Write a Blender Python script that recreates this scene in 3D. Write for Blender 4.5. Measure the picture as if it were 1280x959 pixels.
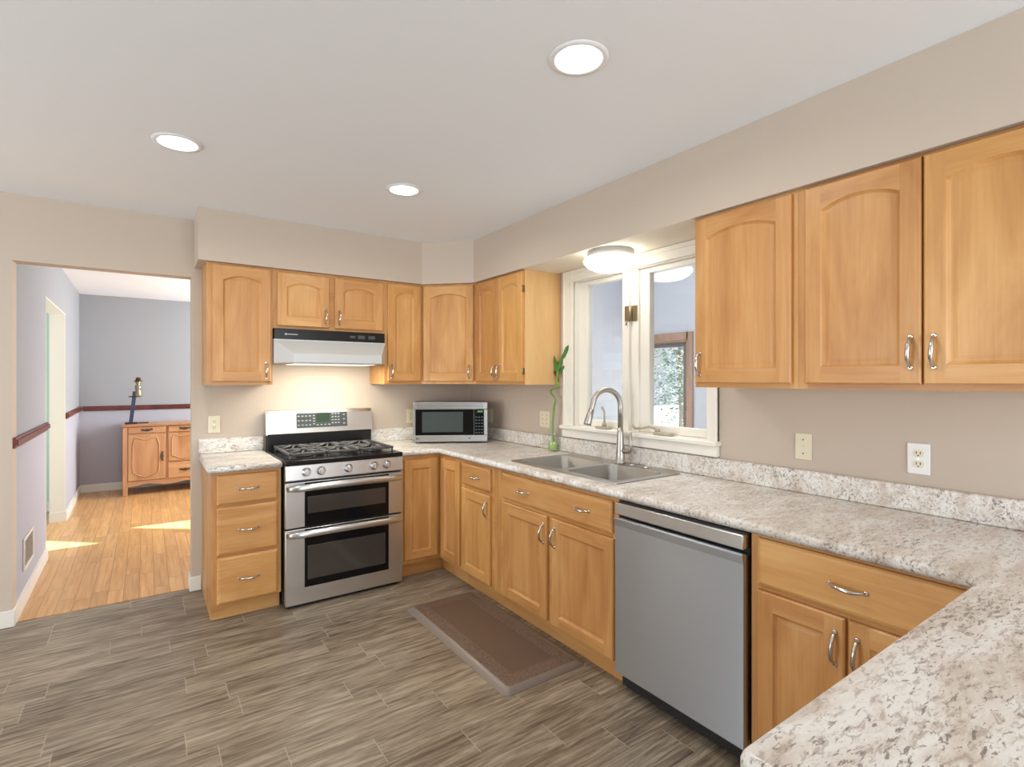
import bpy, bmesh, math, random
from mathutils import Vector, Matrix
random.seed(7)
PI = math.pi
for o in list(bpy.data.objects): bpy.data.objects.remove(o)
SC = bpy.context.scene
COL = SC.collection

# ------------------------------------------------------------------ camera, world, sun, large lights, exposure
cam_d = bpy.data.cameras.new('camera'); cam = bpy.data.objects.new('camera', cam_d); COL.objects.link(cam)
cam.location = (-2.3662, -4.0445, 1.3969)
cam.rotation_euler = (PI/2, 0, -math.radians(34.903))
cam_d.sensor_width = 36; cam_d.lens = 655.836/1280*36; cam_d.shift_y = (474.12-479.5)/1280
cam_d.clip_start = .02; cam_d.clip_end = 200
SC.camera = cam
SC.view_settings.view_transform = 'Standard'; SC.view_settings.look = 'None'
SC.view_settings.gamma = 1; SC.view_settings.use_curve_mapping = False
SC.view_settings.exposure = -0.27

wd = bpy.data.worlds.new('sky'); SC.world = wd; wd.use_nodes = True
bg = wd.node_tree.nodes['Background']; bg.inputs[0].default_value = (.86, .92, 1, 1); bg.inputs[1].default_value = 1.0

def lamp(name, kind, loc, power, color=(1, 1, 1), aim=None, size=None, parent=None, spread=None, angle=None, shape=None):
    d = bpy.data.lights.new(name, kind); d.energy = power; d.color = color
    if kind == 'AREA':
        d.shape = shape or 'RECTANGLE'; d.size = size[0]; d.size_y = size[1]
        if spread: d.spread = math.radians(spread)
    elif kind == 'POINT': d.shadow_soft_size = size
    if angle: d.angle = math.radians(angle)
    o = bpy.data.objects.new(name, d); COL.objects.link(o); o.location = loc
    if aim is not None: o.rotation_euler = Vector(aim).to_track_quat('-Z', 'Y').to_euler()
    if parent: o.parent = parent
    return o
SUN_TAN = .466
lamp('sun', 'SUN', (9, 2, 6), 46, (1, .97, .92), aim=(-1, 0, -SUN_TAN), angle=.5)
# area lamps added as soft fill; the dining one stands for its window
lamp('fill_light_rear', 'AREA', (-1.75, -7.35, 1.2), 170, (.90, .955, 1), aim=(-.05, 1, .45), size=(3.2, 2.1))  # added fill from behind the camera, tilted up to brighten the ceiling
lamp('fill_light_left', 'AREA', (-5.9, -2.0, 1.15), 100, (.91, .96, 1), aim=(1, -.15, .25), size=(2.2, 1.9))  # added side fill, set to brighten the window wall
lamp('daylight_dining_window', 'AREA', (.14, 2.9, 1.45), 170, (.93, .96, 1), aim=(-1, 0, -.1), size=(1.6, 1.5))
lamp('fill_light_sunroom', 'AREA', (1.7, -1.2, 3.6), 165, (.93, .96, 1), aim=(0.1, 0, -1), size=(1.8, 3.0))  # added fill under the closed roof, brightens the lavender walls
lamp('fill_light_hall', 'AREA', (-4.9, 1.6, 1.5), 42, (1, 1, 1), aim=(1, .6, 0), size=(1.2, 1.8))  # added fill standing inside the windowless hall

# ------------------------------------------------------------------ materials
def srgb(r, g, b):
    f = lambda c: (c/255/12.92) if c/255 <= .04045 else ((c/255+.055)/1.055)**2.4
    return (f(r), f(g), f(b), 1)
class NT:
    def __init__(s, name):
        s.m = bpy.data.materials.new(name); s.m.use_nodes = True; s.t = s.m.node_tree
        s.b = s.t.nodes['Principled BSDF']
    def n(s, typ, _p=None, **inp):
        nd = s.t.nodes.new('ShaderNode'+typ)
        for k, v in (_p or {}).items(): setattr(nd, k, v)
        for k, v in inp.items():
            key = int(k[1:]) if k[0] == '_' and k[1:].isdigit() else k.replace('_', ' ')
            s.set(nd.inputs[key], v)
        return nd
    def set(s, sock, v):
        if isinstance(v, bpy.types.Node): v = v.outputs[0]
        if isinstance(v, bpy.types.NodeSocket): s.t.links.new(v, sock)
        else: sock.default_value = v
    def math(s, op, a, b=0.0, c=0.0): return s.n('Math', {'operation': op}, _0=a, _1=b, _2=c).outputs[0]
    def ramp(s, fac, stops, interp='LINEAR'):
        r = s.n('ValToRGB', Fac=fac); cr = r.color_ramp; cr.interpolation = interp
        while len(cr.elements) < len(stops): cr.elements.new(.5)
        for e, (p, c) in zip(cr.elements, stops): e.position = p; e.color = c
        return r.outputs[0]
    def mix(s, fac, a, b, typ='MIX'):
        m = s.n('Mix', {'data_type': 'RGBA', 'blend_type': typ}); s.set(m.inputs[0], fac); s.set(m.inputs[6], a); s.set(m.inputs[7], b)
        return m.outputs[2]
    def P(s, **k):
        for a, v in k.items(): s.set(s.b.inputs[a.replace('_', ' ')], v)
        return s.m
    def bump(s, h, strength=.2, dist=.002):
        s.set(s.b.inputs['Normal'], s.n('Bump', Height=h, Strength=strength, Distance=dist))
def plain(name, col, rough=.5, metal=0, **k):
    t = NT(name); return t.P(Base_Color=col, Roughness=rough, Metallic=metal, **k)
def glow(name, col, strength):
    t = NT(name); return t.P(Base_Color=(0, 0, 0, 1), Emission_Color=col, Emission_Strength=strength)

def wood(name, dark, mid, light, axis='z', fine=1.0, rough=.38):
    t = NT(name)
    tc = t.n('TexCoord').outputs['Object']; rnd = t.n('ObjectInfo').outputs['Random']
    off = t.n('CombineXYZ', X=t.math('MULTIPLY', rnd, 37.), Y=t.math('MULTIPLY', rnd, 17.), Z=t.math('MULTIPLY', rnd, 53.))
    v = t.n('VectorMath', {'operation': 'ADD'}, _0=tc, _1=off)
    s1 = {'z': (7, 7, 1.5), 'x': (1.5, 7, 7), 'y': (7, 1.5, 7)}[axis]
    s2 = {'z': (95, 95, 3.5), 'x': (3.5, 95, 95), 'y': (95, 3.5, 95)}[axis]
    m1 = t.n('Mapping', Vector=v, Scale=s1); m2 = t.n('Mapping', Vector=v, Scale=s2)
    n1 = t.n('TexNoise', Vector=m1, Scale=1.0, Detail=4.0, Roughness=.55, Distortion=.8)
    n2 = t.n('TexNoise', Vector=m2, Scale=fine, Detail=3.0, Roughness=.6)
    f = t.math('ADD', t.math('MULTIPLY', n1.outputs[0], .75), t.math('MULTIPLY', n2.outputs[0], .25))
    c = t.ramp(f, [(.3, dark), (.5, mid), (.72, light)])
    hsv = t.n('HueSaturation', Color=c, Value=t.math('ADD', .93, t.math('MULTIPLY', rnd, .14)), Hue=t.math('ADD', .497, t.math('MULTIPLY', rnd, .006)))
    t.bump(n2.outputs[0], .06, .001)
    return t.P(Base_Color=hsv, Roughness=rough, Specular_IOR_Level=.45)
W_D, W_M, W_L = srgb(178, 122, 66), srgb(200, 147, 87), srgb(218, 169, 109)
M = {}
M['maple'] = wood('maple_vertical', W_D, W_M, W_L, 'z')
M['maple_x'] = wood('maple_horizontal', W_D, W_M, srgb(216, 170, 112), 'x')
M['oak'] = wood('sideboard_wood', srgb(170, 118, 78), srgb(194, 146, 104), srgb(208, 164, 120), 'z', 1.0, .35)
M['oak_x'] = wood('sideboard_wood_horizontal', srgb(170, 118, 78), srgb(196, 148, 106), srgb(210, 166, 122), 'x', 1.0, .35)
M['mahogany'] = wood('chair_rail_wood', srgb(70, 26, 18), srgb(96, 40, 28), srgb(120, 58, 42), 'y', 1.0, .4)
M['brown_trim'] = wood('sunroom_door_wood', srgb(158, 122, 100), srgb(180, 144, 122), srgb(198, 160, 138), 'z', 1.0, .5)
def paint(name, col, rough=.75):
    t = NT(name); tc = t.n('TexCoord').outputs['Object']
    n = t.n('TexNoise', Vector=tc, Scale=180., Detail=2.0)
    t.bump(n.outputs[0], .05, .001)
    return t.P(Base_Color=col, Roughness=rough, Specular_IOR_Level=.25)
M['wall'] = paint('beige_wall_paint', srgb(201, 187, 172))
M['ceil'] = paint('ceiling_white', srgb(238, 241, 244), .9)
M['trim'] = plain('white_trim_paint', srgb(232, 229, 221), .4)
M['sill'] = plain('window_white_paint', srgb(236, 232, 222), .4)
M['dwall'] = paint('dining_wall_grey', srgb(160, 163, 167))
M['dwall2'] = paint('dining_wall_lilac', srgb(178, 178, 187))
M['green'] = paint('hall_wall_green', srgb(196, 218, 203))
M['lav'] = paint('sunroom_wall_lavender', srgb(206, 208, 216))

def floor_tile():
    t = NT('wood_look_plank_tile'); tc = t.n('TexCoord').outputs['Object']
    xyz = t.n('SeparateXYZ', Vector=tc); x, y = xyz.outputs[0], xyz.outputs[1]
    ys = t.math('DIVIDE', t.math('ADD', y, 20.0), .152)
    row = t.math('FLOOR', ys); fy = t.math('FRACT', ys)
    rr = t.n('TexWhiteNoise', {'noise_dimensions': '1D'}, W=row).outputs[0]
    xs = t.math('ADD', t.math('DIVIDE', t.math('ADD', x, 20.0), .62), rr)
    col = t.math('FLOOR', xs); fx = t.math('FRACT', xs)
    idn = t.n('TexWhiteNoise', {'noise_dimensions': '2D'}, Vector=t.n('CombineXYZ', X=row, Y=col)).outputs[0]
    g1 = t.math('LESS_THAN', fx, .0055); g2 = t.math('LESS_THAN', fy, .018)
    v = t.n('CombineXYZ', X=t.math('MULTIPLY', x, 5.0), Y=t.math('MULTIPLY', y, 62.), Z=t.math('MULTIPLY', idn, 60.))
    n1 = t.n('TexNoise', Vector=v, Scale=1.0, Detail=7.0, Roughness=.62, Distortion=.6)
    v2 = t.n('CombineXYZ', X=t.math('MULTIPLY', x, 1.3), Y=t.math('MULTIPLY', y, 9.), Z=t.math('MULTIPLY', idn, 40.))
    n2 = t.n('TexNoise', Vector=v2, Scale=1.0, Detail=3.0)
    f = t.math('ADD', t.math('MULTIPLY', n1.outputs[0], .7), t.math('MULTIPLY', n2.outputs[0], .3))
    c = t.ramp(f, [(.34, srgb(76, 64, 52)), (.45, srgb(118, 105, 89)), (.55, srgb(150, 137, 119)), (.66, srgb(178, 165, 146))])
    hsv = t.n('HueSaturation', Color=c, Value=t.math('ADD', .94, t.math('MULTIPLY', idn, .12)))
    c2 = t.mix(t.math('MULTIPLY', g2, .6), hsv.outputs[0], srgb(84, 75, 66))
    c3 = t.mix(t.math('MULTIPLY', g1, .7), c2, srgb(176, 166, 150))
    h = t.math('SUBTRACT', t.math('MULTIPLY', n1.outputs[0], .3), t.math('MAXIMUM', g1, g2))
    t.bump(h, .25, .0015)
    return t.P(Base_Color=c3, Roughness=.42, Specular_IOR_Level=.4)
M['tile'] = floor_tile()
def hardwood():
    t = NT('oak_strip_floor'); tc = t.n('TexCoord').outputs['Object']
    xyz = t.n('SeparateXYZ', Vector=tc); x, y = xyz.outputs[0], xyz.outputs[1]
    xs = t.math('DIVIDE', t.math('ADD', x, 20.0), .083); row = t.math('FLOOR', xs); fx = t.math('FRACT', xs)
    rr = t.n('TexWhiteNoise', {'noise_dimensions': '1D'}, W=row).outputs[0]
    ys = t.math('ADD', t.math('DIVIDE', t.math('ADD', y, 20.0), .8), rr); col = t.math('FLOOR', ys); fy = t.math('FRACT', ys)
    idn = t.n('TexWhiteNoise', {'noise_dimensions': '2D'}, Vector=t.n('CombineXYZ', X=row, Y=col)).outputs[0]
    g = t.math('MAXIMUM', t.math('LESS_THAN', fx, .03), t.math('LESS_THAN', fy, .004))
    v = t.n('CombineXYZ', X=t.math('MULTIPLY', x, 45.), Y=t.math('MULTIPLY', y, 2.5), Z=t.math('MULTIPLY', idn, 60.))
    n1 = t.n('TexNoise', Vector=v, Scale=1.0, Detail=5.0, Roughness=.6)
    c = t.ramp(n1.outputs[0], [(.3, srgb(196, 142, 84)), (.5, srgb(214, 164, 106)), (.7, srgb(226, 182, 126))])
    hsv = t.n('HueSaturation', Color=c, Value=t.math('ADD', .84, t.math('MULTIPLY', idn, .2)))
    c2 = t.mix(g, hsv.outputs[0], srgb(140, 92, 50))
    return t.P(Base_Color=c2, Roughness=.3, Specular_IOR_Level=.5)
M['hardwood'] = hardwood()
M['vinyl'] = plain('hall_floor_vinyl', srgb(150, 165, 158), .4)

def laminate():
    t = NT('granite_look_laminate'); tc = t.n('TexCoord').outputs['Object']
    mp = t.n('Mapping', Vector=tc, Scale=(.45, 1.3, 1.2))
    nA = t.n('TexNoise', Vector=mp, Scale=9., Detail=5., Roughness=.6, Distortion=.7).outputs[0]
    nB = t.n('TexNoise', Vector=mp, Scale=66., Detail=6., Roughness=.74, Distortion=.5).outputs[0]
    mq = t.n('Mapping', Vector=tc, Location=(3.1, 7.7, 1.3), Scale=(.42, 1.35, 1.2))
    nC = t.n('TexNoise', Vector=mq, Scale=84., Detail=5., Roughness=.66, Distortion=.5).outputs[0]
    nD = t.n('TexNoise', Vector=mq, Scale=6., Detail=3.).outputs[0]
    base = t.ramp(nA, [(.34, srgb(200, 188, 177)), (.47, srgb(219, 213, 205)), (.60, srgb(232, 231, 227))])
    f2 = t.ramp(nB, [(.515, (0, 0, 0, 1)), (.60, (1, 1, 1, 1))])
    c1 = t.mix(t.math('MULTIPLY', f2, .6), base, srgb(158, 140, 127))
    w = t.math('ADD', nC, t.math('MULTIPLY', t.math('SUBTRACT', nD, .5), .3))
    f3 = t.ramp(w, [(.59, (0, 0, 0, 1)), (.625, (1, 1, 1, 1))])
    c2 = t.mix(t.math('MULTIPLY', f3, .75), c1, srgb(104, 94, 90))
    f4 = t.ramp(nB, [(.34, (1, 1, 1, 1)), (.42, (0, 0, 0, 1))])
    c3 = t.mix(t.math('MULTIPLY', f4, .7), c2, srgb(236, 236, 233))
    return t.P(Base_Color=c3, Roughness=.3, Specular_IOR_Level=.45)
M['lam'] = laminate()

def steel(name, col=(.56, .56, .57, 1), rough=.3, axis='x', aniso=.0):
    t = NT(name); tc = t.n('TexCoord').outputs['Object']
    s = {'x': (2, 300, 300), 'z': (300, 300, 2), 'y': (300, 2, 300)}[axis]
    n = t.n('TexNoise', Vector=t.n('Mapping', Vector=tc, Scale=s), Scale=1., Detail=3.).outputs[0]
    r = t.math('ADD', rough-.05, t.math('MULTIPLY', n, .1))
    t.bump(n, .04, .0005)
    if aniso:
        t.P(Anisotropic=aniso, Tangent=t.n('VectorTransform', {'vector_type': 'VECTOR', 'convert_from': 'OBJECT', 'convert_to': 'WORLD'}, Vector=(0, 0, 1)))
    return t.P(Base_Color=col, Roughness=r, Metallic=1.0)
M['steel'] = steel('brushed_steel', (.66, .66, .66, 1), .32, aniso=.6)
M['mwsteel'] = steel('microwave_steel', (.44, .44, .43, 1), .36, aniso=.3)
M['steel_dark'] = steel('brushed_steel_grey', (.52, .56, .62, 1), .40, aniso=.92)
M['sinksteel'] = steel('sink_steel', (.40, .395, .375, 1), .44)
M['nickel'] = plain('satin_nickel', (.50, .475, .44, 1), .34, 1.0)
M['chrome'] = plain('pull_nickel', (.6, .58, .54, 1), .2, 1.0)
M['black'] = plain('black_enamel', (.008, .008, .009, 1), .2, Specular_IOR_Level=.35)
M['blackm'] = plain('matt_black', (.012, .012, .012, 1), .6)
M['glassb'] = plain('black_oven_glass', (.006, .006, .007, 1), .08, Specular_IOR_Level=.22)
M['ovenwin'] = plain('oven_window_glass', (.05, .044, .040, 1), .08, Specular_IOR_Level=.8)
M['mwwin'] = plain('microwave_window', (.06, .075, .075, 1), .2, Specular_IOR_Level=.25)
M['iron'] = plain('cast_iron_grate', (.10, .10, .10, 1), .38, .3)
M['burner'] = plain('burner_cap', (.03, .03, .03, 1), .5)
M['panel'] = plain('control_panel_grey', srgb(66, 72, 72), .4)
M['btn'] = plain('panel_buttons', srgb(176, 182, 180), .5)
M['disp'] = glow('green_display', (.10, .30, .10, 1), .35)
M['disp2'] = glow('green_clock_digits', (.25, .9, .2, 1), 1.2)
M['hoodw'] = plain('white_hood_enamel', srgb(200, 203, 204), .35)
M['ivory'] = plain('ivory_plastic', srgb(228, 220, 192), .4)
M['whitep'] = plain('white_plastic', srgb(238, 238, 236), .4)
M['crank'] = plain('tan_crank', srgb(176, 166, 146), .4)
M['slot'] = plain('outlet_slot', (.03, .025, .02, 1), .6)
M['lens'] = glow('recessed_lamp_lens', (1, .98, .95, 1), 5)
M['ring'] = plain('lamp_trim_grey_white', srgb(236, 236, 236), .7)
M['dome'] = glow('lit_opal_dome', (1, .95, .85, 1), 9)
M['brass'] = plain('aged_brass', (.36, .30, .19, 1), .35, 1.0)
M['pewter'] = plain('dark_bail_pull', (.11, .09, .07, 1), .4, .8)
M['navy'] = plain('dark_blue_stand', srgb(46, 56, 84), .45)
M['darkbase'] = plain('dark_brown_base', srgb(44, 34, 34), .5)
def mat_rubber():
    t = NT('brown_mat_vinyl'); tc = t.n('TexCoord').outputs['Object']
    xyz = t.n('SeparateXYZ', Vector=tc); ax = t.math('ABSOLUTE', xyz.outputs[0]); ay = t.math('ABSOLUTE', xyz.outputs[1])
    inn = t.math('MULTIPLY', t.math('LESS_THAN', ax, .125), t.math('LESS_THAN', ay, .43))
    n = t.n('TexNoise', Vector=tc, Scale=38., Detail=4., Distortion=2.5).outputs[0]
    orn = t.ramp(n, [(.46, (0, 0, 0, 1)), (.52, (1, 1, 1, 1)), (.58, (0, 0, 0, 1))])
    orn2 = t.math('MULTIPLY', orn, t.math('SUBTRACT', 1., inn))
    fine = t.n('TexNoise', Vector=tc, Scale=240., Detail=2.).outputs[0]
    c = t.mix(t.math('MULTIPLY', orn2, .6), srgb(98, 81, 70), srgb(150, 130, 116))
    t.bump(t.math('ADD', t.math('MULTIPLY', orn2, 1.0), t.math('MULTIPLY', fine, .4)), .35, .002)
    return t.P(Base_Color=c, Roughness=.42)
M['mat'] = mat_rubber()
M['leaf'] = plain('bamboo_leaf', srgb(70, 124, 40), .45)
M['leafd'] = plain('bamboo_dry_leaf', srgb(120, 74, 34), .6)
M['stem'] = plain('bamboo_stem', srgb(112, 150, 70), .4)
M['gel'] = plain('green_vase_beads', srgb(178, 204, 120), .3)
def glass(name, tint=(.97, .985, .98, 1)):
    """thin clear glass: straight-through transmission with a Fresnel mirror on top"""
    t = NT(name); tr = t.n('BsdfTransparent', Color=tint); gl = t.n('BsdfGlossy', Color=(1, 1, 1, 1), Roughness=0.0)
    bf = t.n('NewGeometry').outputs['Backfacing']      # same mirror strength on both faces of the sheet
    ior = t.math('ADD', t.math('MULTIPLY', bf, 1/1.5-1.5), 1.5)
    mx = t.n('MixShader', _0=t.n('Fresnel', IOR=ior), _1=tr, _2=gl)
    t.t.links.new(mx.outputs[0], t.t.nodes['Material Output'].inputs[0]); return t.m
M['glass'] = glass('clear_glass')
def foliage():
    t = NT('garden_foliage'); n = t.n('TexNoise', Vector=t.n('TexCoord').outputs['Object'], Scale=6., Detail=4.).outputs[0]
    return t.P(Base_Color=t.ramp(n, [(.35, srgb(64, 84, 66)), (.52, srgb(112, 136, 116)), (.7, srgb(176, 192, 180))]), Roughness=.8)
M['foliage'] = foliage()
M['bark'] = plain('tree_bark', srgb(120, 105, 92), .9)
M['snow'] = plain('pale_ground', srgb(226, 228, 228), .9)
M['vent'] = plain('register_enamel', srgb(222, 214, 206), .45)
M['ventd'] = plain('register_gap', srgb(120, 110, 104), .7)

# ------------------------------------------------------------------ mesh helpers
class MB:
    def __init__(s): s.bm = bmesh.new()
    def box(s, x0, x1, y0, y1, z0, z1, bev=0, mat=0, seg=2):
        x0, x1 = min(x0, x1), max(x0, x1); y0, y1 = min(y0, y1), max(y0, y1); z0, z1 = min(z0, z1), max(z0, z1)
        vs = [s.bm.verts.new((x, y, z)) for x in (x0, x1) for y in (y0, y1) for z in (z0, z1)]
        fs = [s.bm.faces.new([vs[i] for i in q]) for q in ((0, 1, 3, 2), (4, 6, 7, 5), (0, 4, 5, 1), (2, 3, 7, 6), (0, 2, 6, 4), (1, 5, 7, 3))]
        for f in fs: f.material_index = mat
        if bev:
            es = list({e for f in fs for e in f.edges})
            r = bmesh.ops.bevel(s.bm, geom=es, offset=bev, segments=seg, profile=.5, affect='EDGES')
            for f in r['faces']: f.material_index = mat; f.smooth = True
        return s
    def poly(s, pts, mat=0, smooth=False):
        f = s.bm.faces.new([s.bm.verts.new(p) for p in pts]); f.material_index = mat; f.smooth = smooth; return s
    def rings(s, rings, mat=0, closed=True, cap0=False, cap1=False, smooth=True):
        R = [[s.bm.verts.new(p) for p in r] for r in rings]
        n = len(R[0])
        for a, b in zip(R, R[1:]):
            for i in range(n if closed else n-1):
                j = (i+1) % n
                f = s.bm.faces.new((a[i], a[j], b[j], b[i])); f.material_index = mat; f.smooth = smooth
        if cap0: f = s.bm.faces.new(R[0][::-1]); f.material_index = mat
        if cap1: f = s.bm.faces.new(R[-1]); f.material_index = mat
        return R
    def prism(s, pts, axis, a, b, mat=0, smooth=False):
        """2-D outline pushed along an axis: x -> (y,z), y -> (x,z), z -> (x,y)"""
        put = {'x': lambda p, t: (t, p[0], p[1]), 'y': lambda p, t: (p[0], t, p[1]), 'z': lambda p, t: (p[0], p[1], t)}[axis]
        s.rings([[put(p, a) for p in pts], [put(p, b) for p in pts]], mat, True, True, True, smooth); return s
    def lathe(s, prof, c=(0, 0, 0), seg=28, mat=0, axis='z', cap=True, smooth=True):
        """profile of (radius, height) turned about an axis through c"""
        rs = []
        for r, h in prof:
            ring = []
            for i in range(seg):
                a = 2*PI*i/seg; u, v = r*math.cos(a), r*math.sin(a)
                ring.append({'z': (c[0]+u, c[1]+v, c[2]+h), 'y': (c[0]+u, c[1]+h, c[2]+v), 'x': (c[0]+h, c[1]+u, c[2]+v)}[axis])
            rs.append(ring)
        s.rings(rs, mat, True, cap and prof[0][0] > 1e-5, cap and prof[-1][0] > 1e-5, smooth); return s
    def tube(s, pts, rad, seg=12, mat=0, cap=True, flat=None):
        pts = [Vector(p) for p in pts]; n = len(pts)
        rad = rad if isinstance(rad, (list, tuple)) else [rad]*n
        up = None; rs = []
        for i, p in enumerate(pts):
            t = (pts[min(i+1, n-1)]-pts[max(i-1, 0)]).normalized()
            if up is None:
                up = Vector((0, 0, 1)) if abs(t.z) < .9 else Vector((1, 0, 0))
            up = (up - t*up.dot(t)).normalized(); sd = t.cross(up)
            f = flat or 1
            rs.append([p + sd*(rad[i]*math.cos(2*PI*k/seg)) + up*(rad[i]*f*math.sin(2*PI*k/seg)) for k in range(seg)])
        s.rings(rs, mat, True, cap, cap, True); return s
    def fill(s, outer, holes, z, mat=0, flip=False):
        es = []
        for lp in [outer]+holes:
            vs = [s.bm.verts.new((p[0], p[1], z)) for p in lp]
            es += [s.bm.edges.new((vs[i], vs[(i+1) % len(vs)])) for i in range(len(vs))]
        r = bmesh.ops.triangle_fill(s.bm, use_beauty=True, use_dissolve=False, edges=es)
        for g in r['geom']:
            if isinstance(g, bmesh.types.BMFace): g.material_index = mat
        return s
    def build(s, name, mats, parent=None, loc=None, rot=None):
        bmesh.ops.remove_doubles(s.bm, verts=s.bm.verts, dist=1e-5)
        bmesh.ops.recalc_face_normals(s.bm, faces=s.bm.faces)
        me = bpy.data.meshes.new(name); s.bm.to_mesh(me); s.bm.free()
        for m in (mats if isinstance(mats, (list, tuple)) else [mats]): me.materials.append(M[m] if isinstance(m, str) else m)
        o = bpy.data.objects.new(name, me); COL.objects.link(o)
        if parent: o.parent = parent
        if loc is not None: o.location = loc
        if rot is not None: o.rotation_euler = rot
        return o
def empty(name, label, cat, loc=(0, 0, 0), rz=0, group=None):
    o = bpy.data.objects.new(name, None); COL.objects.link(o); o.empty_display_size = .1
    o.location = loc; o.rotation_euler = (0, 0, rz); tag(o, label, cat, group); return o
def tag(o, label, cat, group=None):
    o['label'] = label; o['category'] = cat
    if group: o['group'] = group
    return o
def struct(o, label=None, cat=None):
    o['kind'] = 'structure'
    if label: o['label'] = label
    if cat: o['category'] = cat
    return o
def instance(src, parent, loc, rot=None):
    c = src.copy(); COL.objects.link(c); c.parent = parent; c.location = loc
    if rot is not None: c.rotation_euler = rot
    for ch in list(src.children): instance(ch, c, ch.location.copy(), ch.rotation_euler.copy())
    return c
def offset_poly(p, d):
    """move a counter-clockwise outline inwards by d, mitred"""
    n = len(p); out = []
    for i in range(n):
        a, b, c = Vector(p[i-1]).to_2d(), Vector(p[i]).to_2d(), Vector(p[(i+1) % n]).to_2d()
        e1 = (b-a).normalized(); e2 = (c-b).normalized()
        n1 = Vector((-e1.y, e1.x)); n2 = Vector((-e2.y, e2.x))
        m = n1+n2; m = m/(m.length_squared)*2 if m.length > 1e-6 else n1
        out.append(tuple(b + m*d))
    return out
def arc(cx, cy, r, a0, a1, n=8):
    return [(cx+r*math.cos(math.radians(a0+(a1-a0)*i/n)), cy+r*math.sin(math.radians(a0+(a1-a0)*i/n))) for i in range(n+1)]
def rrect(x0, x1, y0, y1, r, n=6):
    return (arc(x1-r, y1-r, r, 0, 90, n)+arc(x0+r, y1-r, r, 90, 180, n)+arc(x0+r, y0+r, r, 180, 270, n)+arc(x1-r, y0+r, r, 270, 360, n))

# ------------------------------------------------------------------ room shell
ZC = 2.448; ZS = 2.128
CANS = [(-1.204, -2.76), (-2.251, -1.286), (-1.193, -1.318)]
circle = lambda x, y, r, n=32: [(x+r*math.cos(2*PI*i/n), y+r*math.sin(2*PI*i/n)) for i in range(n)]
b = MB(); b.box(-6, .12, -7.5, .07, -.06, 0); struct(b.build('floor', 'tile'))
b = MB(); b.box(-3.2, .3, .07, 4.4, -.06, 0); struct(b.build('floor_dining', 'hardwood'))
b = MB(); b.box(-5.6, -3.2, .2, 4.4, -.06, -.001); struct(b.build('floor_hall', 'vinyl'))
b = MB()
out = [(-6, -7.5), (.12, -7.5), (.12, .0), (-6, .0)]; hl = [circle(x, y, .082) for x, y in CANS]
b.fill(out, hl, ZC)
b.rings([[(x, y, ZC) for x, y in out], [(x, y, ZC+.15) for x, y in out]], cap1=True, smooth=False)
struct(b.build('ceiling', 'ceil'))
b = MB(); b.box(-3.2, .3, .115, 4.4, 2.44, 2.5); struct(b.build('ceiling_dining', 'ceil'))
DL, DR, DZ = -2.985, -2.12, 2.07
b = MB(); b.box(-6, DL, 0, .115, 0, ZC); b.box(DL, DR, 0, .115, DZ, ZC); b.box(DR, .12, 0, .115, 0, ZC)
struct(b.build('wall_back', 'wall'))
# window wall with its opening
WY0, WY1, WZ0, WZ1 = -2.44, -1.39, 1.07, 2.06
b = MB(); b.box(0, .12, -7.5, WY0, 0, ZC); b.box(0, .12, WY1, 0, 0, ZC); b.box(0, .12, WY0, WY1, 0, WZ0); b.box(0, .12, WY0, WY1, WZ1, ZC)
struct(b.build('wall_right', 'wall'))
# walls behind the camera, with unseen openings added for the fill lamps
b = MB(); b.box(-6, -3.5, -7.5, -7.38, 0, ZC); b.box(-.05, .12, -7.5, -7.38, 0, ZC); b.box(-3.5, -.05, -7.5, -7.38, 2.3, ZC); struct(b.build('wall_rear', 'wall'))
b = MB(); b.box(-6, -5.93, -7.38, -3.2, 0, ZC); b.box(-6, -5.93, -.8, 0, 0, ZC); b.box(-6, -5.93, -3.2, -.8, 0, .15); b.box(-6, -5.93, -3.2, -.8, 2.2, ZC); struct(b.build('wall_left', 'wall'))
# soffit running round above the wall cabinets
S = .333
pts = [(-2.105, -.001), (-2.105, -S), (-.61-.012, -S), (-S, -.61-.012), (-S, -4.7), (-.001, -4.7), (-.001, -.001)]
b = MB(); b.prism(pts, 'z', ZS, ZC-.0005); struct(b.build('trim_1', 'wall'), 'beige painted soffit above the wall cabinets', 'soffit')
b = MB(); b.box(-S+.002, -.027, -2.552, -1.248, ZS-.0015, ZS-.0002); struct(b.build('trim_5', paint('cream_soffit_panel', srgb(236, 226, 208))), 'cream underside of the soffit over the window', 'soffit')  # separate thin sheet, paler than the rest of the soffit
# dining room
LW = lambda y: -2.985 - .0118*y
b = MB()
def lwall(y0, y1, z0, z1, mat): b.prism([(LW(y0), y0), (LW(y1), y1), (LW(y1)-.12, y1), (LW(y0)-.12, y0)], 'z', z0, z1, mat)
HY0, HY1 = 1.35, 2.72
for y0, y1 in ((.115, HY0), (HY1, 4.24)):
    lwall(y0, y1, 0, 1.035, 1); lwall(y0, y1, 1.035, 2.44, 0)
lwall(HY0, HY1, 2.04, 2.44, 0)
struct(b.build('wall_dining_left', ['dwall', 'dwall2']))
b = MB(); lwall(HY1-.012, HY1-.001, 0, 2.04, 0); lwall(HY0+.001, HY0+.012, 0, 2.04, 0); lwall(HY0+.012, HY1-.012, 2.028, 2.039, 0); struct(b.build('trim_3', 'trim'), 'white jamb of the opening into the green hall', 'trim')
b = MB(); b.box(-3.2, .3, 4.24, 4.36, 0, 1.035, mat=1); b.box(-3.2, .3, 4.24, 4.36, 1.035, 2.44, mat=0); struct(b.build('wall_dining_back', ['dwall', 'dwall2']))
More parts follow.
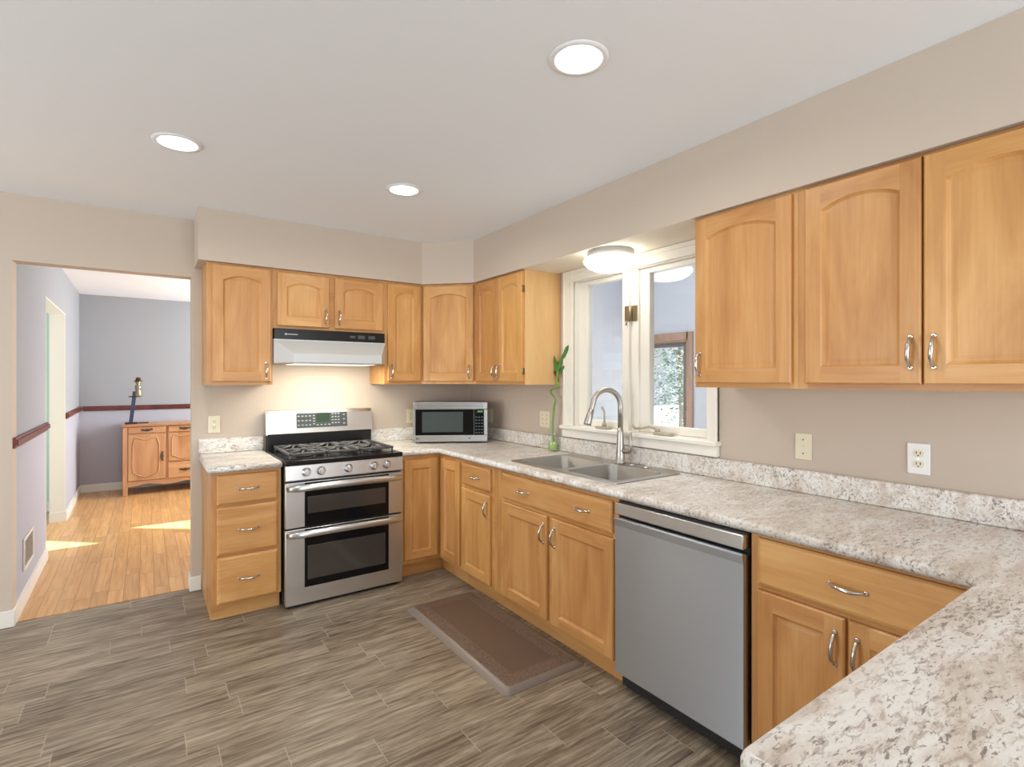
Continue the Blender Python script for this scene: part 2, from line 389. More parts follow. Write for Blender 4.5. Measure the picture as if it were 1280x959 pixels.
# dining room window wall (out of view): narrow gap shaped to throw the sun strip, and a broad window
b = MB()
b.box(.2, .3, .115, 1.63, 0, 2.44); b.box(.2, .3, 2.05, 4.24, 0, .6); b.box(.2, .3, 2.05, 4.24, 2.2, 2.44); b.box(.2, .3, 3.75, 4.24, .6, 2.2); b.box(.2, .3, 2.05, 2.15, .6, 2.2)
b.box(.2, .3, 1.63, 2.05, 0, .3); b.box(.2, .3, 1.63, 2.05, 1.95, 2.44)
b.prism([(1.63, 1.02), (2.05, 1.27), (2.05, 1.57), (1.63, 1.35)], 'x', .2, .24)  # unseen diagonal bar added to break up the sun strip
b.box(.2, .21, 2.15, 3.75, .6, 2.2)
struct(b.build('wall_dining_right', 'dwall'))
# green hall beyond the opening
b = MB(); b.box(-5.6, -3.16, 3.3, 3.4, 0, 2.44); b.box(-5.6, -5.5, .2, 3.3, 0, 2.44); b.box(-5.5, -3.16, .2, .3, 0, 2.44); struct(b.build('wall_hall', 'green'))
b = MB(); b.box(-5.6, -3.2, .2, 3.4, 2.44, 2.5); struct(b.build('ceiling_hall', 'ceil'))
b = MB(); b.box(-5.5, -3.16, 3.285, 3.3, 0, .1, .004); struct(b.build('baseboard_hall', 'trim'))
# baseboards
b = MB(); b.box(-6, DL+.012, -.013, -.0005, 0, .095, .004)
b.box(DL, DL+.012, -.002, .115, 0, .095, .003)
for y0, y1 in ((.115, HY0+.001), (HY1-.001, 4.228)):
    b.prism([(LW(y0), y0), (LW(y1), y1), (LW(y1)+.012, y1), (LW(y0)+.012, y0)], 'z', 0, .095)
b.prism([(LW(HY1)-.12, HY1-.024), (LW(HY1)+.012, HY1-.024), (LW(HY1)+.012, HY1-.012), (LW(HY1)-.12, HY1-.012)], 'z', 0, .095)
struct(b.build('baseboard_left', 'trim'))
b = MB(); b.box(DR-.012, -2.064, -.013, -.0005, 0, .095, .004); b.box(DR-.012, DR-.0005, -.002, .115, 0, .095, .003); struct(b.build('baseboard_doorway', 'trim'))
b = MB(); b.box(-3.03, .2, 4.228, 4.2395, 0, .1, .004); struct(b.build('baseboard_back', 'trim'))
# chair rail
b = MB()
for y0, y1 in ((.0, HY0), (HY1, 4.24)):
    for dz0, dz1, d in ((1.004, 1.02, .012), (1.02, 1.05, .026), (1.05, 1.064, .016)):
        b.prism([(LW(y0)+.0005, y0), (LW(y1)+.0005, y1), (LW(y1)+d, y1), (LW(y0)+d, y0)], 'z', dz0, dz1)
for dz0, dz1, d in ((1.004, 1.02, .012), (1.02, 1.05, .026), (1.05, 1.064, .016)):
    b.box(-3.0, .2, 4.2395-d, 4.2395, dz0, dz1)
struct(b.build('trim_2', 'mahogany'), 'dark wood chair rail around the grey dining room', 'trim')
# wood strip where plank tile meets the hardwood
b = MB(); b.box(DL+.013, DR-.013, .055, .085, -.001, .003, .001); struct(b.build('trim_4', 'hardwood'))
# peninsula half wall
b = MB(); b.box(-1.64, -.60, -4.27, -3.668, 0, .861); struct(b.build('wall_peninsula', 'wall'))

# ------------------------------------------------------------------ kitchen window
def make_window():
    b = MB()
    # casing boards around the opening
    b.box(-.02, -.0005, -1.385, -1.292, 1.075, ZS-.001, .004); b.box(-.02, -.0005, -2.478, -2.415, 1.075, ZS-.001, .004)
    b.box(-.026, -.0005, -1.31, -1.296, 1.075, ZS-.001, .003); b.box(-.026, -.0005, -2.478, -2.464, 1.075, ZS-.001, .003)
    b.box(-.018, -.0005, -2.44, -1.36, 2.05, ZS-.001, .004); b.box(-.024, -.0005, -2.45, -1.35, 2.10, ZS-.001, .003)
    win = struct(b.build('window_1', 'sill'), 'white double casement window over the sink', 'window')
    b = MB(); b.box(-.05, .03, -2.488, -1.284, 1.06, 1.085, .006); b.box(-.03, -.0005, -2.482, -1.29, 1.005, 1.06, .006)
    b.build('sill', 'sill', win)
    b = MB(); b.box(.0, .118, -1.40, -1.391, 1.071, 2.059); b.box(0, .118, -2.439, -2.43, 1.071, 2.059)
    b.box(0, .118, -2.439, -1.391, 2.045, 2.059); b.box(.0, .118, -2.439, -1.391, 1.071, 1.088)
    b.box(-.004, .11, -1.875, -1.825, 1.085, 2.05, .004); b.box(.02, .11, -1.895, -1.81, 1.085, 2.05, .003)
    b.build('frame', 'sill', win)
    for y0, y1, sl, sr in ((-1.825, -1.40, .035, .082), (-2.43, -1.885, .048, .118)):
        b = MB(); z0, z1 = 1.088, 2.045; x0, x1 = .03, .075
        b.box(x0, x1, y0, y0+sl, z0, z1, .004); b.box(x0, x1, y1-sr, y1, z0, z1, .004)
        b.box(x0, x1, y0+sl, y1-sr, z0, z0+.045, .004); b.box(x0, x1, y0+sl, y1-sr, z1-.03, z1, .004)
        if sr > .1: b.box(x0-.016, x1-.01, y1-.05, y1-.006, z0, z1, .004)
        sash = b.build('sash', 'sill', win)
        b = MB(); b.box(.050, .054, y0+sl-.004, y1-sr+.004, z0+.041, z1-.026)
        b.build('pane', 'glass', sash)
    b = MB(); b.box(-.008, -.003, -1.876, -1.846, 1.742, 1.835, .002); b.box(.008, .018, -1.93, -1.89, 1.742, 1.835, .002)
    b.tube([(.0, -1.884, 1.742), (.0, -1.884, 1.835)], .008); b.tube([(-.01, -1.86, 1.745), (-.014, -1.862, 1.72)], .005)
    b.build('latch', 'brass', win)
    # crank operators: one folded upright, one lying flat
    b = MB(); b.box(-.035, .012, -1.73, -1.62, 1.0855, 1.102, .005); b.lathe([(.016, 0), (.014, .018), (.008, .026)], (-.016, -1.685, 1.10), 14)
    b.tube([(-.016, -1.685, 1.115), (-.018, -1.688, 1.15), (-.02, -1.69, 1.195), (-.022, -1.678, 1.212), (-.024, -1.672, 1.222)], [.007, .0065, .006, .008, .008])
    b.build('crank_handle', 'crank', win)
    b = MB(); b.box(-.035, .012, -2.20, -2.08, 1.0855, 1.102, .005); b.lathe([(.016, 0), (.014, .018), (.008, .024)], (-.016, -2.10, 1.10), 14)
    b.tube([(-.016, -2.10, 1.116), (-.03, -2.05, 1.128), (-.034, -2.0, 1.114), (-.036, -1.955, 1.112), (-.036, -1.935, 1.126)], [.007, .0065, .006, .008, .008])
    b.build('crank_handle', 'crank', win)
make_window()

# ------------------------------------------------------------------ sunroom seen through the window
b = MB(); b.box(.12, 3.2, -4.5, 1.1, -.16, -.1); struct(b.build('floor_sunroom', 'snow'))
b = MB()
FX = 3.2; dy0, dy1, dz = .06, .98, 1.90
b.box(FX, FX+.12, -4.5, dy0, -.1, 4.3); b.box(FX, FX+.12, dy0, dy1, dz, 4.3); b.box(FX, FX+.12, dy1, 1.1, -.1, 4.3)
b.box(.12, FX, 1.0, 1.1, -.1, 4.3); b.box(.12, FX, -4.6, -4.5, -.1, 4.3)
struct(b.build('wall_sunroom', 'lav'))
b = MB(); b.prism([(.12, 4.2), (FX+.12, 3.05), (FX+.12, 3.15), (.12, 4.3)], 'y', -4.5, 1.1); struct(b.build('ceiling_sunroom', 'lav'))
b = MB()
b.box(FX-.03, FX-.0005, dy0-.06, dy0+.03, -.1, dz+.09, .005); b.box(FX-.03, FX-.0005, dy1-.03, .999, -.1, dz+.09, .005); b.box(FX-.03, FX-.0005, dy0, dy1, dz-.01, dz+.09, .005)
b.box(FX, FX+.11, dy0+.0, dy0+.03, -.1, dz, .003); b.box(FX, FX+.11, dy1-.03, dy1, -.1, dz, .003); b.box(FX, FX+.11, dy0+.03, dy1-.03, dz-.03, dz, .003)
dr = struct(b.build('door_1', 'brown_trim'), 'brown framed glazed door in the sunroom', 'door')
b = MB(); b.box(FX+.05, FX+.09, dy0+.03, dy0+.13, -.1, dz-.03, .004); b.box(FX+.05, FX+.09, dy1-.13, dy1-.03, -.1, dz-.03, .004); b.box(FX+.05, FX+.09, dy0+.13, dy1-.13, dz-.09, dz-.03, .004); b.box(FX+.05, FX+.09, dy0+.13, dy1-.13, -.1, .1, .004)
lf = b.build('door_leaf', plain('grey_door_leaf', srgb(112, 108, 108), .5), dr)
b = MB(); b.box(FX+.068, FX+.072, dy0+.126, dy1-.126, .096, dz-.086); b.build('pane', 'glass', lf)
# low wooden bench along the far sunroom wall
b = MB(); b.box(FX-.40, FX-.02, -1.5, -.10, .77, .82, .008)
bench = empty('console_table', 'low brown console table by the sunroom wall, seen through the right window pane', 'table', (0, 0, -.1))
b.build('table_top', 'brown_trim', bench)
for x, y in ((-.36, -1.44), (-.36, -.16), (-.08, -1.44), (-.08, -.16)):
    b = MB(); b.box(FX+x-.02, FX+x+.02, y-.02, y+.02, 0, .77, .004); b.build('leg', 'brown_trim', bench)
# garden outside the sunroom door
b = MB(); b.box(3.33, 30, -14, 18, -.5, -.3); struct(b.build('ground', 'snow'))
def tree(loc, h, label, seed):
    rnd = random.Random(seed)
    t = empty('garden_tree', label, 'tree', loc, 0)
    b = MB(); b.tube([(0, 0, 0), (.05, .02, h*.35), (-.02, .06, h*.7), (.03, 0, h)], [.07, .055, .035, .012], 8)
    for k in range(7):
        a = rnd.uniform(0, 2*PI); z = rnd.uniform(.3, .8)*h
        b.tube([(0, 0, z), (.4*math.cos(a), .4*math.sin(a), z+.3), (.8*math.cos(a), .8*math.sin(a), z+.45)], [.025, .016, .006], 6)
    b.build('trunk', 'bark', t)
    b = MB()
    for k in range(2200):
        z = rnd.uniform(.22, 1.05)*h; r = (1.15-.75*z/h)*1.0*math.sqrt(rnd.random()); a = rnd.uniform(0, 2*PI)
        c = Vector((r*math.cos(a), r*math.sin(a), z)); s = rnd.uniform(.03, .075)
        d1 = Vector((rnd.gauss(0, 1), rnd.gauss(0, 1), rnd.gauss(0, .6))).normalized(); d2 = d1.orthogonal().normalized()
        b.poly([c-d1*s, c+d2*s*.4, c+d1*s, c-d2*s*.4])
    b.build('crown', 'foliage', t)
tree((7.2, 2.6, -.3), 3.4, 'pale leafy tree seen through the sunroom door, nearer the glass', 1)
tree((9.0, 4.6, -.3), 4.6, 'taller pale tree behind the one outside the sunroom door', 2)

# ------------------------------------------------------------------ cabinet parts
DT = .02
def door_mesh(W, H, arch=0.0, sw=.058, rb=.062, rt=.062):
    """framed door: stiles, rails and a sunken centre panel; arched top rail on the wall cabinets. x 0..W, z 0..H, front at y=-DT"""
    b = MB(); yf = -DT; c = .005
    n = 14 if arch else 1
    xl, xr, zb = sw, W-sw, rb
    zs = H-rt-arch                     # spring of the arch
    top = []
    for i in range(n+1):
        u = i/n; x = xl+(xr-xl)*u
        top.append((x, zs + arch*(1-(2*u-1)**2) if arch else zs))
    P = lambda p, y: (p[0], y, p[1])
    o = c
    b.poly([P(q, yf) for q in [(o, o), (xl, o), (xl, zb), (xl, zs), (xl, H-o), (o, H-o)]], 0)
    b.poly([P(q, yf) for q in [(xr, o), (W-o, o), (W-o, H-o), (xr, H-o), (xr, zs), (xr, zb)]], 0)
    b.poly([P(q, yf) for q in [(xl, o), (xr, o), (xr, zb), (xl, zb)]], 1)
    b.poly([P(q, yf) for q in top + [(xr, H-o), (xl, H-o)]], 1)
    oc = [(0, 0), (W, 0), (W, H), (0, H)]; ic = [(o, o), (W-o, o), (W-o, H-o), (o, H-o)]
    b.rings([[P(q, 0) for q in oc], [P(q, yf+c) for q in oc], [P(q, yf) for q in ic]], 0, True, True, False, False)
    hole = [(xl, zb), (xr, zb)] + top[::-1]
    h1 = offset_poly(hole, .005); h2 = offset_poly(hole, .011); h3 = offset_poly(hole, .016); h4 = offset_poly(hole, .028)
    R = b.rings([[P(q, yf) for q in hole], [P(q, yf+.005) for q in h1], [P(q, yf+.009) for q in h2], [P(q, yf+.009) for q in h3], [P(q, yf+.0075) for q in h4]], 0, True, False, True, False)
    return b
def slab_mesh(W, H):
    b = MB(); P = lambda p, y: (p[0], y, p[1]); q = [(0, 0), (W, 0), (W, H), (0, H)]
    i = lambda d: [(d, d), (W-d, d), (W-d, H-d), (d, H-d)]
    b.rings([[P(p, 0) for p in q], [P(p, -DT+.008) for p in q], [P(p, -DT+.003) for p in i(.006)], [P(p, -DT) for p in i(.014)]], 0, True, True, True, False)
    return b
_pull = None
def pull(parent, x, z, vertical=True, y=-DT):
    global _pull
    rot = (0, 0, 0) if vertical else (0, PI/2, 0)
    if _pull is None:
        b = MB(); L = .05; pts = []; rad = []
        for i in range(17):
            u = i/16*2-1
            pts.append((.0012*math.sin(u*PI), -.002-.028*(1-abs(u)**2.6), u*L)); rad.append(.0045+.0022*(1-u*u))
        b.tube(pts, rad, 10)
        for s in (-1, 1): b.lathe([(.008, 0), (.008, -.003), (.005, -.006)], (0, 0, s*L), 14, axis='y')
        _pull = b.build('pull', 'chrome', parent, (x, y, z), rot); _pull.name = 'handle'; return _pull
    return instance(_pull, parent, (x, y, z), rot)
def add_door(cab, x, z, W, H, arch=0, hx=None, hz=None, hinge=None, name='door', loc=None, rot=None, **k):
    d = door_mesh(W, H, arch, **k).build(name, ['maple', 'maple_x'], cab, loc or (x, 0, z), rot)
    if hx is not None: pull(d, hx, hz)
    return d
def add_drawer(cab, x, z, W, H, pulls=(), name='drawer'):
    d = slab_mesh(W, H).build(name, 'maple_x', cab, (x, 0, z))
    for px in pulls: pull(d, px, H/2, False)
    return d
def frame_plate(cab, w, z0, z1, mid=()):
    for x in (0, w-.035):
        b = MB(); b.box(x, x+.035, 0, .02, z0, z1); b.build('frame_stile', 'maple', cab)
    b = MB(); b.box(.035, w-.035, .0005, .02, z0, z1); b.build('frame_rail', 'maple_x', cab)
BR = -PI/2    # rotation of everything standing along the window wall
FB = .61      # depth of base cabinets to the frame front
def base_cab(name, label, origin, rz, w, mat_side='maple'):
    c = empty(name, label, 'cabinet', origin, rz)
    frame_plate(c, w, .10, .8615)
    if name == 'sink_cabinet':      # open box: the bowls hang inside
        U = [(0, .02), (.018, .02), (.018, FB-.01), (w-.018, FB-.01), (w-.018, .02), (w, .02), (w, FB-.004), (0, FB-.004)]
        b = MB(); b.prism(U, 'z', .10, .8615); b.box(.018, w-.018, .02, FB-.01, .10, .118); b.build('body', mat_side, c)
    else:
        b = MB(); b.box(0, w, .02, FB-.004, .10, .8615); b.build('body', mat_side, c)
    b = MB(); b.box(.0, w, .05, .066, 0, .10); b.box(0, .018, .066, FB-.004, 0, .10); b.box(w-.018, w, .066, FB-.004, 0, .10)
    b.build('toe_kick', 'maple_x', c)
    return c
def wall_cab(name, label, origin, rz, w, z0, z1=ZS-.001, depth=.305):
    c = empty(name, label, 'cabinet', (origin[0], origin[1], z0), rz)
    h = z1-z0
    frame_plate(c, w, 0, h)
    b = MB(); b.box(0, w, .02, depth-.002, .012, h); b.box(0, w, .02, depth-.002, 0, .012) ; b.build('body', 'maple', c)
    return c
UZ = 1.36
# --- wall cabinets on the range wall
c = wall_cab('wall_cabinet', 'tall single-door maple wall cabinet at the left end, beside the doorway', (-2.06, -.305), 0, .378, UZ)
add_door(c, .031, .021, .335, .733, .032, .335-.03, .072)
c = wall_cab('wall_cabinet', 'short two-door maple cabinet above the range hood', (-1.681, -.305), 0, .766, 1.735)
add_door(c, .026, .017, .337, .355, .032, .337-.028, .075); add_door(c, .401, .017, .350, .355, .032, .028, .075)
c = wall_cab('wall_cabinet', 'narrow single-door maple wall cabinet just right of the range hood', (-.914, -.305), 0, .303, UZ)
add_door(c, .022, .022, .264, .73, .032, .028, .072)
# diagonal corner cabinet
c = empty('wall_cabinet', 'diagonal maple wall cabinet in the corner above the microwave', 'cabinet', (0, 0, UZ))
H = ZS-.001-UZ
b = MB(); b.prism([(-.61, -.003), (-.61, -.305), (-.305, -.61), (-.003, -.61), (-.003, -.003)], 'z', 0, H); b.build('body', 'maple', c)
d = add_door(c, 0, 0, .40, .733, .032, .40-.032, .072, loc=(-.61+.0160*math.sqrt(.5), -.305-.0160*math.sqrt(.5), .021), rot=(0, 0, -PI/4))
# --- wall cabinets on the window wall
c = wall_cab('wall_cabinet', 'two-door maple wall cabinet left of the window, with a pale end panel', (-.305, -.612), BR, .629, UZ)
add_door(c, .030, .020, .289, .735, .032, .289-.026, .072, sw=.05); add_door(c, .327, .020, .289, .735, .032, .026, .072, sw=.05)
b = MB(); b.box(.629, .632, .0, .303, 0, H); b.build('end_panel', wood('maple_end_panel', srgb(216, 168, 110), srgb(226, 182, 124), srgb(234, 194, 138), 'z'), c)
for z in (.09, .64):
    b = MB(); b.tube([(.62, -.012, z-.022), (.62, -.012, z+.022)], .005, 8); b.box(.612, .627, -.004, 0, z-.02, z+.02); b.build('hinge', 'brass', c)
c = wall_cab('wall_cabinet', 'single-door maple wall cabinet directly right of the window', (-.305, -2.556), BR, .462, UZ)
add_door(c, .010, .020, .432, .735, .032, .028, .085)
c = wall_cab('wall_cabinet', 'wide two-door maple wall cabinet at the right edge, above the white outlet', (-.305, -3.019), BR, .81, UZ)
add_door(c, .030, .020, .365, .735, .032, .365-.028, .105); add_door(c, .401, .020, .365, .735, .032, .028, .105)

# --- base cabinets on the range wall
c = base_cab('base_cabinet', 'three-drawer maple base cabinet left of the range', (-2.06, -.61, 0), 0, .370)
for z0, z1 in ((.673, .845), (.385, .658), (.103, .370)): add_drawer(c, .026, z0, .325, z1-z0, (.165,))
# corner cabinet with a folding pair of doors
c = empty('corner_cabinet', 'maple corner base cabinet with folding doors, right of the range under the microwave', 'cabinet', (0, 0, 0))
b = MB(); b.prism([(-.922, -.004), (-.922, -.61), (-.61, -.61), (-.61, -.935), (-.004, -.935), (-.004, -.004)], 'z', .10, .8615); b.build('body', 'maple', c)
b = MB(); b.prism([(-.922, -.004), (-.922, -.56), (-.56, -.56), (-.56, -.935), (-.004, -.935), (-.004, -.004)], 'z', 0, .10); b.build('toe_kick', 'maple_x', c)
add_door(c, 0, 0, .258, .70, loc=(-.894, -.6105, .13), rb=.055)
add_door(c, 0, 0, .270, .70, loc=(-.6105, -.655, .13), rot=(0, 0, BR), rb=.055)
# --- base cabinets on the window wall
c = base_cab('base_cabinet', 'narrow maple base cabinet with one drawer and one door, left of the sink cabinet', (-.61, -.937, 0), BR, .44)
add_drawer(c, .035, .695, .34, .143, (.17,)); add_door(c, .022, .118, .352, .555, 0, .352-.026, .47, rb=.055)
c = base_cab('sink_cabinet', 'wide maple sink base cabinet with false drawer front and two doors', (-.61, -1.379, 0), BR, .996)
add_drawer(c, .069, .690, .897, .150, (.215, .70), 'false_drawer_front')
add_door(c, .077, .115, .416, .555, 0, .416-.026, .46, rb=.055); add_door(c, .535, .115, .44, .555, 0, .026, .46, rb=.055)
c = base_cab('base_cabinet', 'maple base cabinet with one wide drawer and two doors, right of the dishwasher', (-.61, -3.008, 0), BR, .627)
add_drawer(c, .030, .685, .575, .162, (.287,)); add_door(c, .028, .115, .28, .553, 0, .28-.026, .455, rb=.055); add_door(c, .318, .115, .283, .553, 0, .026, .455, rb=.055)

# ------------------------------------------------------------------ countertops
CT, CB = .900, .862
def top_mesh(outer, holes=()):
    b = MB()
    prof = [(.006, CB), (.001, CB+.006), (0, CB+.013), (0, CT-.013), (.003, CT-.005), (.008, CT-.001), (.014, CT)]
    R = [[(p[0], p[1], z) for p in offset_poly(outer, d)] for d, z in prof]
    b.rings(R, 0, True, False, False, True)
    b.fill(offset_poly(outer, .014), [list(h) for h in holes], CT); b.fill(offset_poly(outer, .006), [list(h) for h in holes], CB)
    for h in holes: b.rings([[(p[0], p[1], CT) for p in h], [(p[0], p[1], CB) for p in h]], smooth=False)
    return b
D = .6425
outer = [(-.003, -.003), (-.926, -.003), (-.926, -D), (-D, -D), (-D, -3.638)]
outer += [(-1.70, -3.638)] + [(x, y) for x, y in arc(-1.70, -3.656, .018, 90, 180, 4)[1:]] + [(-1.718, -4.55), (-.003, -4.55)]
SX0, SX1, SY0, SY1 = -.560, -.062, -2.305, -1.425
sink_hole = [(SX0+.015, SY0+.015), (SX1-.015, SY0+.015), (SX1-.015, SY1-.015), (SX0+.015, SY1-.015)]
ct = top_mesh(outer, [sink_hole]).build('countertop', 'lam')
tag(ct, 'long speckled beige laminate countertop from the range round to the foreground peninsula', 'countertop')
b = MB(); b.box(-.0225, -.0035, -4.55, -.0035, CT+.0005, 1.0, .005); b.box(-.926, -.0225, -.0225, -.0035, CT+.0005, 1.0, .005); b.build('backsplash', 'lam', ct)
ct = top_mesh([(-1.688, -.003), (-2.082, -.003), (-2.082, -D), (-1.688, -D)]).build('countertop', 'lam')
tag(ct, 'short speckled countertop left of the range, over the three drawers', 'countertop')
b = MB(); b.box(-2.082, -1.688, -.0225, -.0035, CT+.0005, 1.0, .005); b.build('backsplash', 'lam', ct)

# ------------------------------------------------------------------ range
RX, RF, RW = -1.680, -.68, .748
r = empty('gas_range', 'stainless steel gas range with two ovens, between the maple cabinets', 'range', (RX, RF, 0))
b = MB(); b.box(.002, RW-.002, .03, .64, .02, .895); b.box(.02, RW-.02, .03, .60, 0, .02); b.build('body', 'blackm', r)
b = MB(); b.box(0, RW, -.012, .60, .872, .902, .006); b.box(.03, RW-.03, .05, .56, .9015, .904, .001); b.build('cooktop', 'black', r)
b = MB(); b.prism([(-.002, .778), (-.012, .785), (-.004, .870), (.03, .870), (.03, .778)], 'x', 0, RW); b.build('control_strip', 'steel', r)
for x in (.119, .206, .377, .545, .633):
    b = MB(); b.lathe([(.027, -.012), (.027, -.017), (.022, -.020), (.021, -.036), (.017, -.041)], (x, 0, .829), 24, axis='y')
    b.box(x-.003, x+.003, -.046, -.038, .811, .848, .0015); b.build('knob', 'steel', r)
def oven_door(name, z0, z1, gz0, gz1, wz0, wz1, hz):
    b = MB(); b.box(0, RW, -.002, .03, z0, z1, .004); d = b.build(name, 'steel', r)
    b = MB(); b.box(.111, .650, -.006, -.001, gz0, gz1, .002); g = b.build('glass_panel', 'glassb', d)
    b = MB(); b.box(.128, .626, -.0075, -.005, wz0, wz1, .001); b.build('oven_window', 'ovenwin', d)
    b = MB()
    pts = [(.012, -.010, hz-.006), (.03, -.032, hz-.003), (.08, -.048, hz)] + [(.08+.588*i/10, -.048-.012*math.sin(PI*i/10), hz+.006*math.sin(PI*i/10)) for i in range(1, 10)] + [(.668, -.048, hz), (.718, -.032, hz-.003), (.736, -.010, hz-.006)]
    b.tube(pts, [.010, .012, .0135]+[.014]*9+[.0135, .012, .010], 14, flat=1.55)
    b.box(.014, .04, -.014, -.001, hz-.024, hz+.008, .004); b.box(RW-.04, RW-.014, -.014, -.001, hz-.024, hz+.008, .004)
    b.build('handle', 'steel', d)
oven_door('upper_oven_door', .492, .768, .494, .762, .572, .676, .738)
oven_door('lower_oven_door', .022, .482, .122, .478, .168, .374, .458)
# back guard
b = MB(); b.box(.006, RW-.006, .585, .665, .895, 1.012, .003); bgd = b.build('backguard', 'black', r)
b = MB(); b.prism([(.588, 1.006), (.605, 1.150), (.622, 1.172), (.66, 1.172), (.66, 1.006)], 'x', -.004, RW+.004); b.build('backguard_panel', 'steel', r)
tilt = lambda z: .588+(z-1.006)*.118
b = MB(); b.prism([(tilt(1.046)-.003, 1.046), (tilt(1.152)-.003, 1.152), (tilt(1.152)+.004, 1.152), (tilt(1.046)+.004, 1.046)], 'x', .198, .560); cp = b.build('control_panel', 'panel', r)
b = MB(); b.prism([(tilt(1.088)-.0045, 1.088), (tilt(1.146)-.0045, 1.146), (tilt(1.146), 1.146), (tilt(1.088), 1.088)], 'x', .335, .428); b.build('display', 'disp', cp)
btn0 = None
cells = [(.212+.026*i, 1.066+.032*j) for i in range(4) for j in range(3)] + [(.452+.022*i, 1.074+.022*j) for i in range(3) for j in range(4)] + [(.535, z) for z in (1.068, 1.1, 1.132)] + [(.342+.028*i, 1.064) for i in range(4)] + [(.318, 1.072+.02*i) for i in range(4)]
for x, z in cells:
    if btn0 is None:
        b = MB(); b.box(-.0065, .0065, -.0015, .001, -.0035, .0035, .0006); btn0 = b.build('button', 'btn', cp, (x, tilt(z)-.0035, z))
    else: instance(btn0, cp, (x, tilt(z)-.0035, z))
# burners and grates
for x, y, rr in ((.15, .17, .045), (.15, .43, .036), (.375, .30, .05), (.60, .17, .05), (.60, .43, .036)):
    b = MB(); b.lathe([(rr+.012, .9045), (rr+.008, .912), (rr, .914), (rr, .921), (rr-.008, .925), (0, .925)], (x, y, 0), 24); b.build('burner', 'burner', r)
def grate(x0, x1, bx):
    b = MB(); y0, y1, z0, z1 = .065, .545, .922, .938; w = .007
    for y in (y0, y1-w*2, (y0+y1)/2-w): b.box(x0, x1, y, y+w*2, z0, z1, .004)
    for x in (x0, x1-w*2): b.box(x, x+w*2, y0, y1, z0, z1, .004)
    for x in (x0+.004, x1-.014):
        for y in (y0+.004, y1-.014): b.box(x, x+.01, y, y+.01, .9042, z0+.002)
    for cy in (.17, .43):
        for k in range(8):
            a = 2*PI*k/8+PI/8; dx, dy = math.cos(a), math.sin(a)
            L = min((min(bx-x0, x1-bx)-.003)/abs(dx) if abs(dx) > .01 else 9, .115/abs(dy) if abs(dy) > .01 else 9)
            b.tube([(bx+dx*.028, cy+dy*.028, z1+.004), (bx+dx*.05, cy+dy*.05, z1), (bx+dx*L, cy+dy*L, z1-.008)], .0065, 6)
    return b.build('grate', 'iron', r)
grate(.035, .262, .15); grate(.268, .480, .375); grate(.486, .713, .60)

# ------------------------------------------------------------------ range hood
h = empty('range_hood', 'white under-cabinet range hood with a black control band, above the range', 'range hood', (-1.68, 0, 1.505))
HW = .762
b = MB()
top = [(.002, -.33, .150), (HW-.002, -.33, .150), (HW-.002, -.004, .150), (.002, -.004, .150)]
def hv(*p): return p
A = [(.002, -.335, .150), (HW-.002, -.335, .150)]; L1 = [(.088, -.492, .058), (HW-.088, -.492, .058)]; L0 = [(.088, -.492, .0), (HW-.088, -.492, .0)]; B0 = [(.002, -.335, 0), (HW-.002, -.335, 0)]; K1 = [(.002, -.004, .150), (HW-.002, -.004, .150)]; K0 = [(.002, -.004, 0), (HW-.002, -.004, 0)]
b.poly([A[0], A[1], L1[1], L1[0]]); b.poly([L1[0], L1[1], L0[1], L0[0]])
b.poly([A[0], L1[0], L0[0], B0[0]]); b.poly([A[1], B0[1], L0[1], L1[1]])
b.poly([A[0], B0[0], K0[0], K1[0]]); b.poly([A[1], K1[1], K0[1], B0[1]])
b.poly([K0[0], B0[0], L0[0], L0[1], B0[1], K0[1]]); b.poly([A[0], K1[0], K1[1], A[1]]); b.poly([K0[0], K0[1], K1[1], K1[0]])
b.box(.0, HW, -.342, -.30, .148, .157, .002)
b.build('canopy', 'hoodw', h)
b = MB(); b.box(.003, HW-.003, -.333, -.004, .157, .2285, .002); band = b.build('control_band', 'black', h)
b = MB(); b.lathe([(.007, -.001), (.007, .001)], (.075, -.334, .192), 16, axis='y'); b.box(.085, .15, -.3345, -.3325, .189, .194); b.build('emblem', 'btn', band)
b = MB()
for i in range(2): b.box(.56+.075*i, .61+.075*i, -.3345, -.3325, .180, .205, .0008)
b.box(.50, .54, -.3345, -.3325, .185, .200, .0008); b.build('switch_panel', 'panel', band)
b = MB(); b.box(.10, HW-.10, -.46, -.10, -.006, .0, .002); b.build('filter', 'steel', h)
b = MB(); b.box(.11, .65, -.42, -.16, -.010, -.004, .003); b.build('lamp_lens', glow('hood_lamp', (1, .90, .72, 1), 1.6), h)
lamp('hood_light', 'AREA', (.38, -.29, -.014), 12.5, (1, .95, .80), aim=(0, .12, -1), size=(.54, .26), parent=h)

# ------------------------------------------------------------------ dishwasher
w = empty('dishwasher', 'stainless steel dishwasher between the sink cabinet and right base cabinet', 'dishwasher', (-.645, -2.382, 0), BR)
DW = .618
b = MB(); b.box(.004, DW-.004, .045, .60, .02, .858); b.box(.03, DW-.03, .10, .55, 0, .02); b.build('tub', 'blackm', w)
b = MB(); b.box(.003, DW-.003, .09, .10, .003, .095); b.build('toe_panel', 'black', w)
b = MB(); b.box(.002, DW-.002, -.002, .045, .795, .848, .004); b.build('control_strip', 'steel', w)
b = MB()
prof = [(.045, .09), (.002, .09), (0, .094), (0, .70), (-.001, .745), (-.008, .776), (-.006, .782), (.0, .783), (.022, .770), (.045, .770)]
b.prism(prof, 'x', .002, DW-.002); b.build('door', 'steel_dark', w)

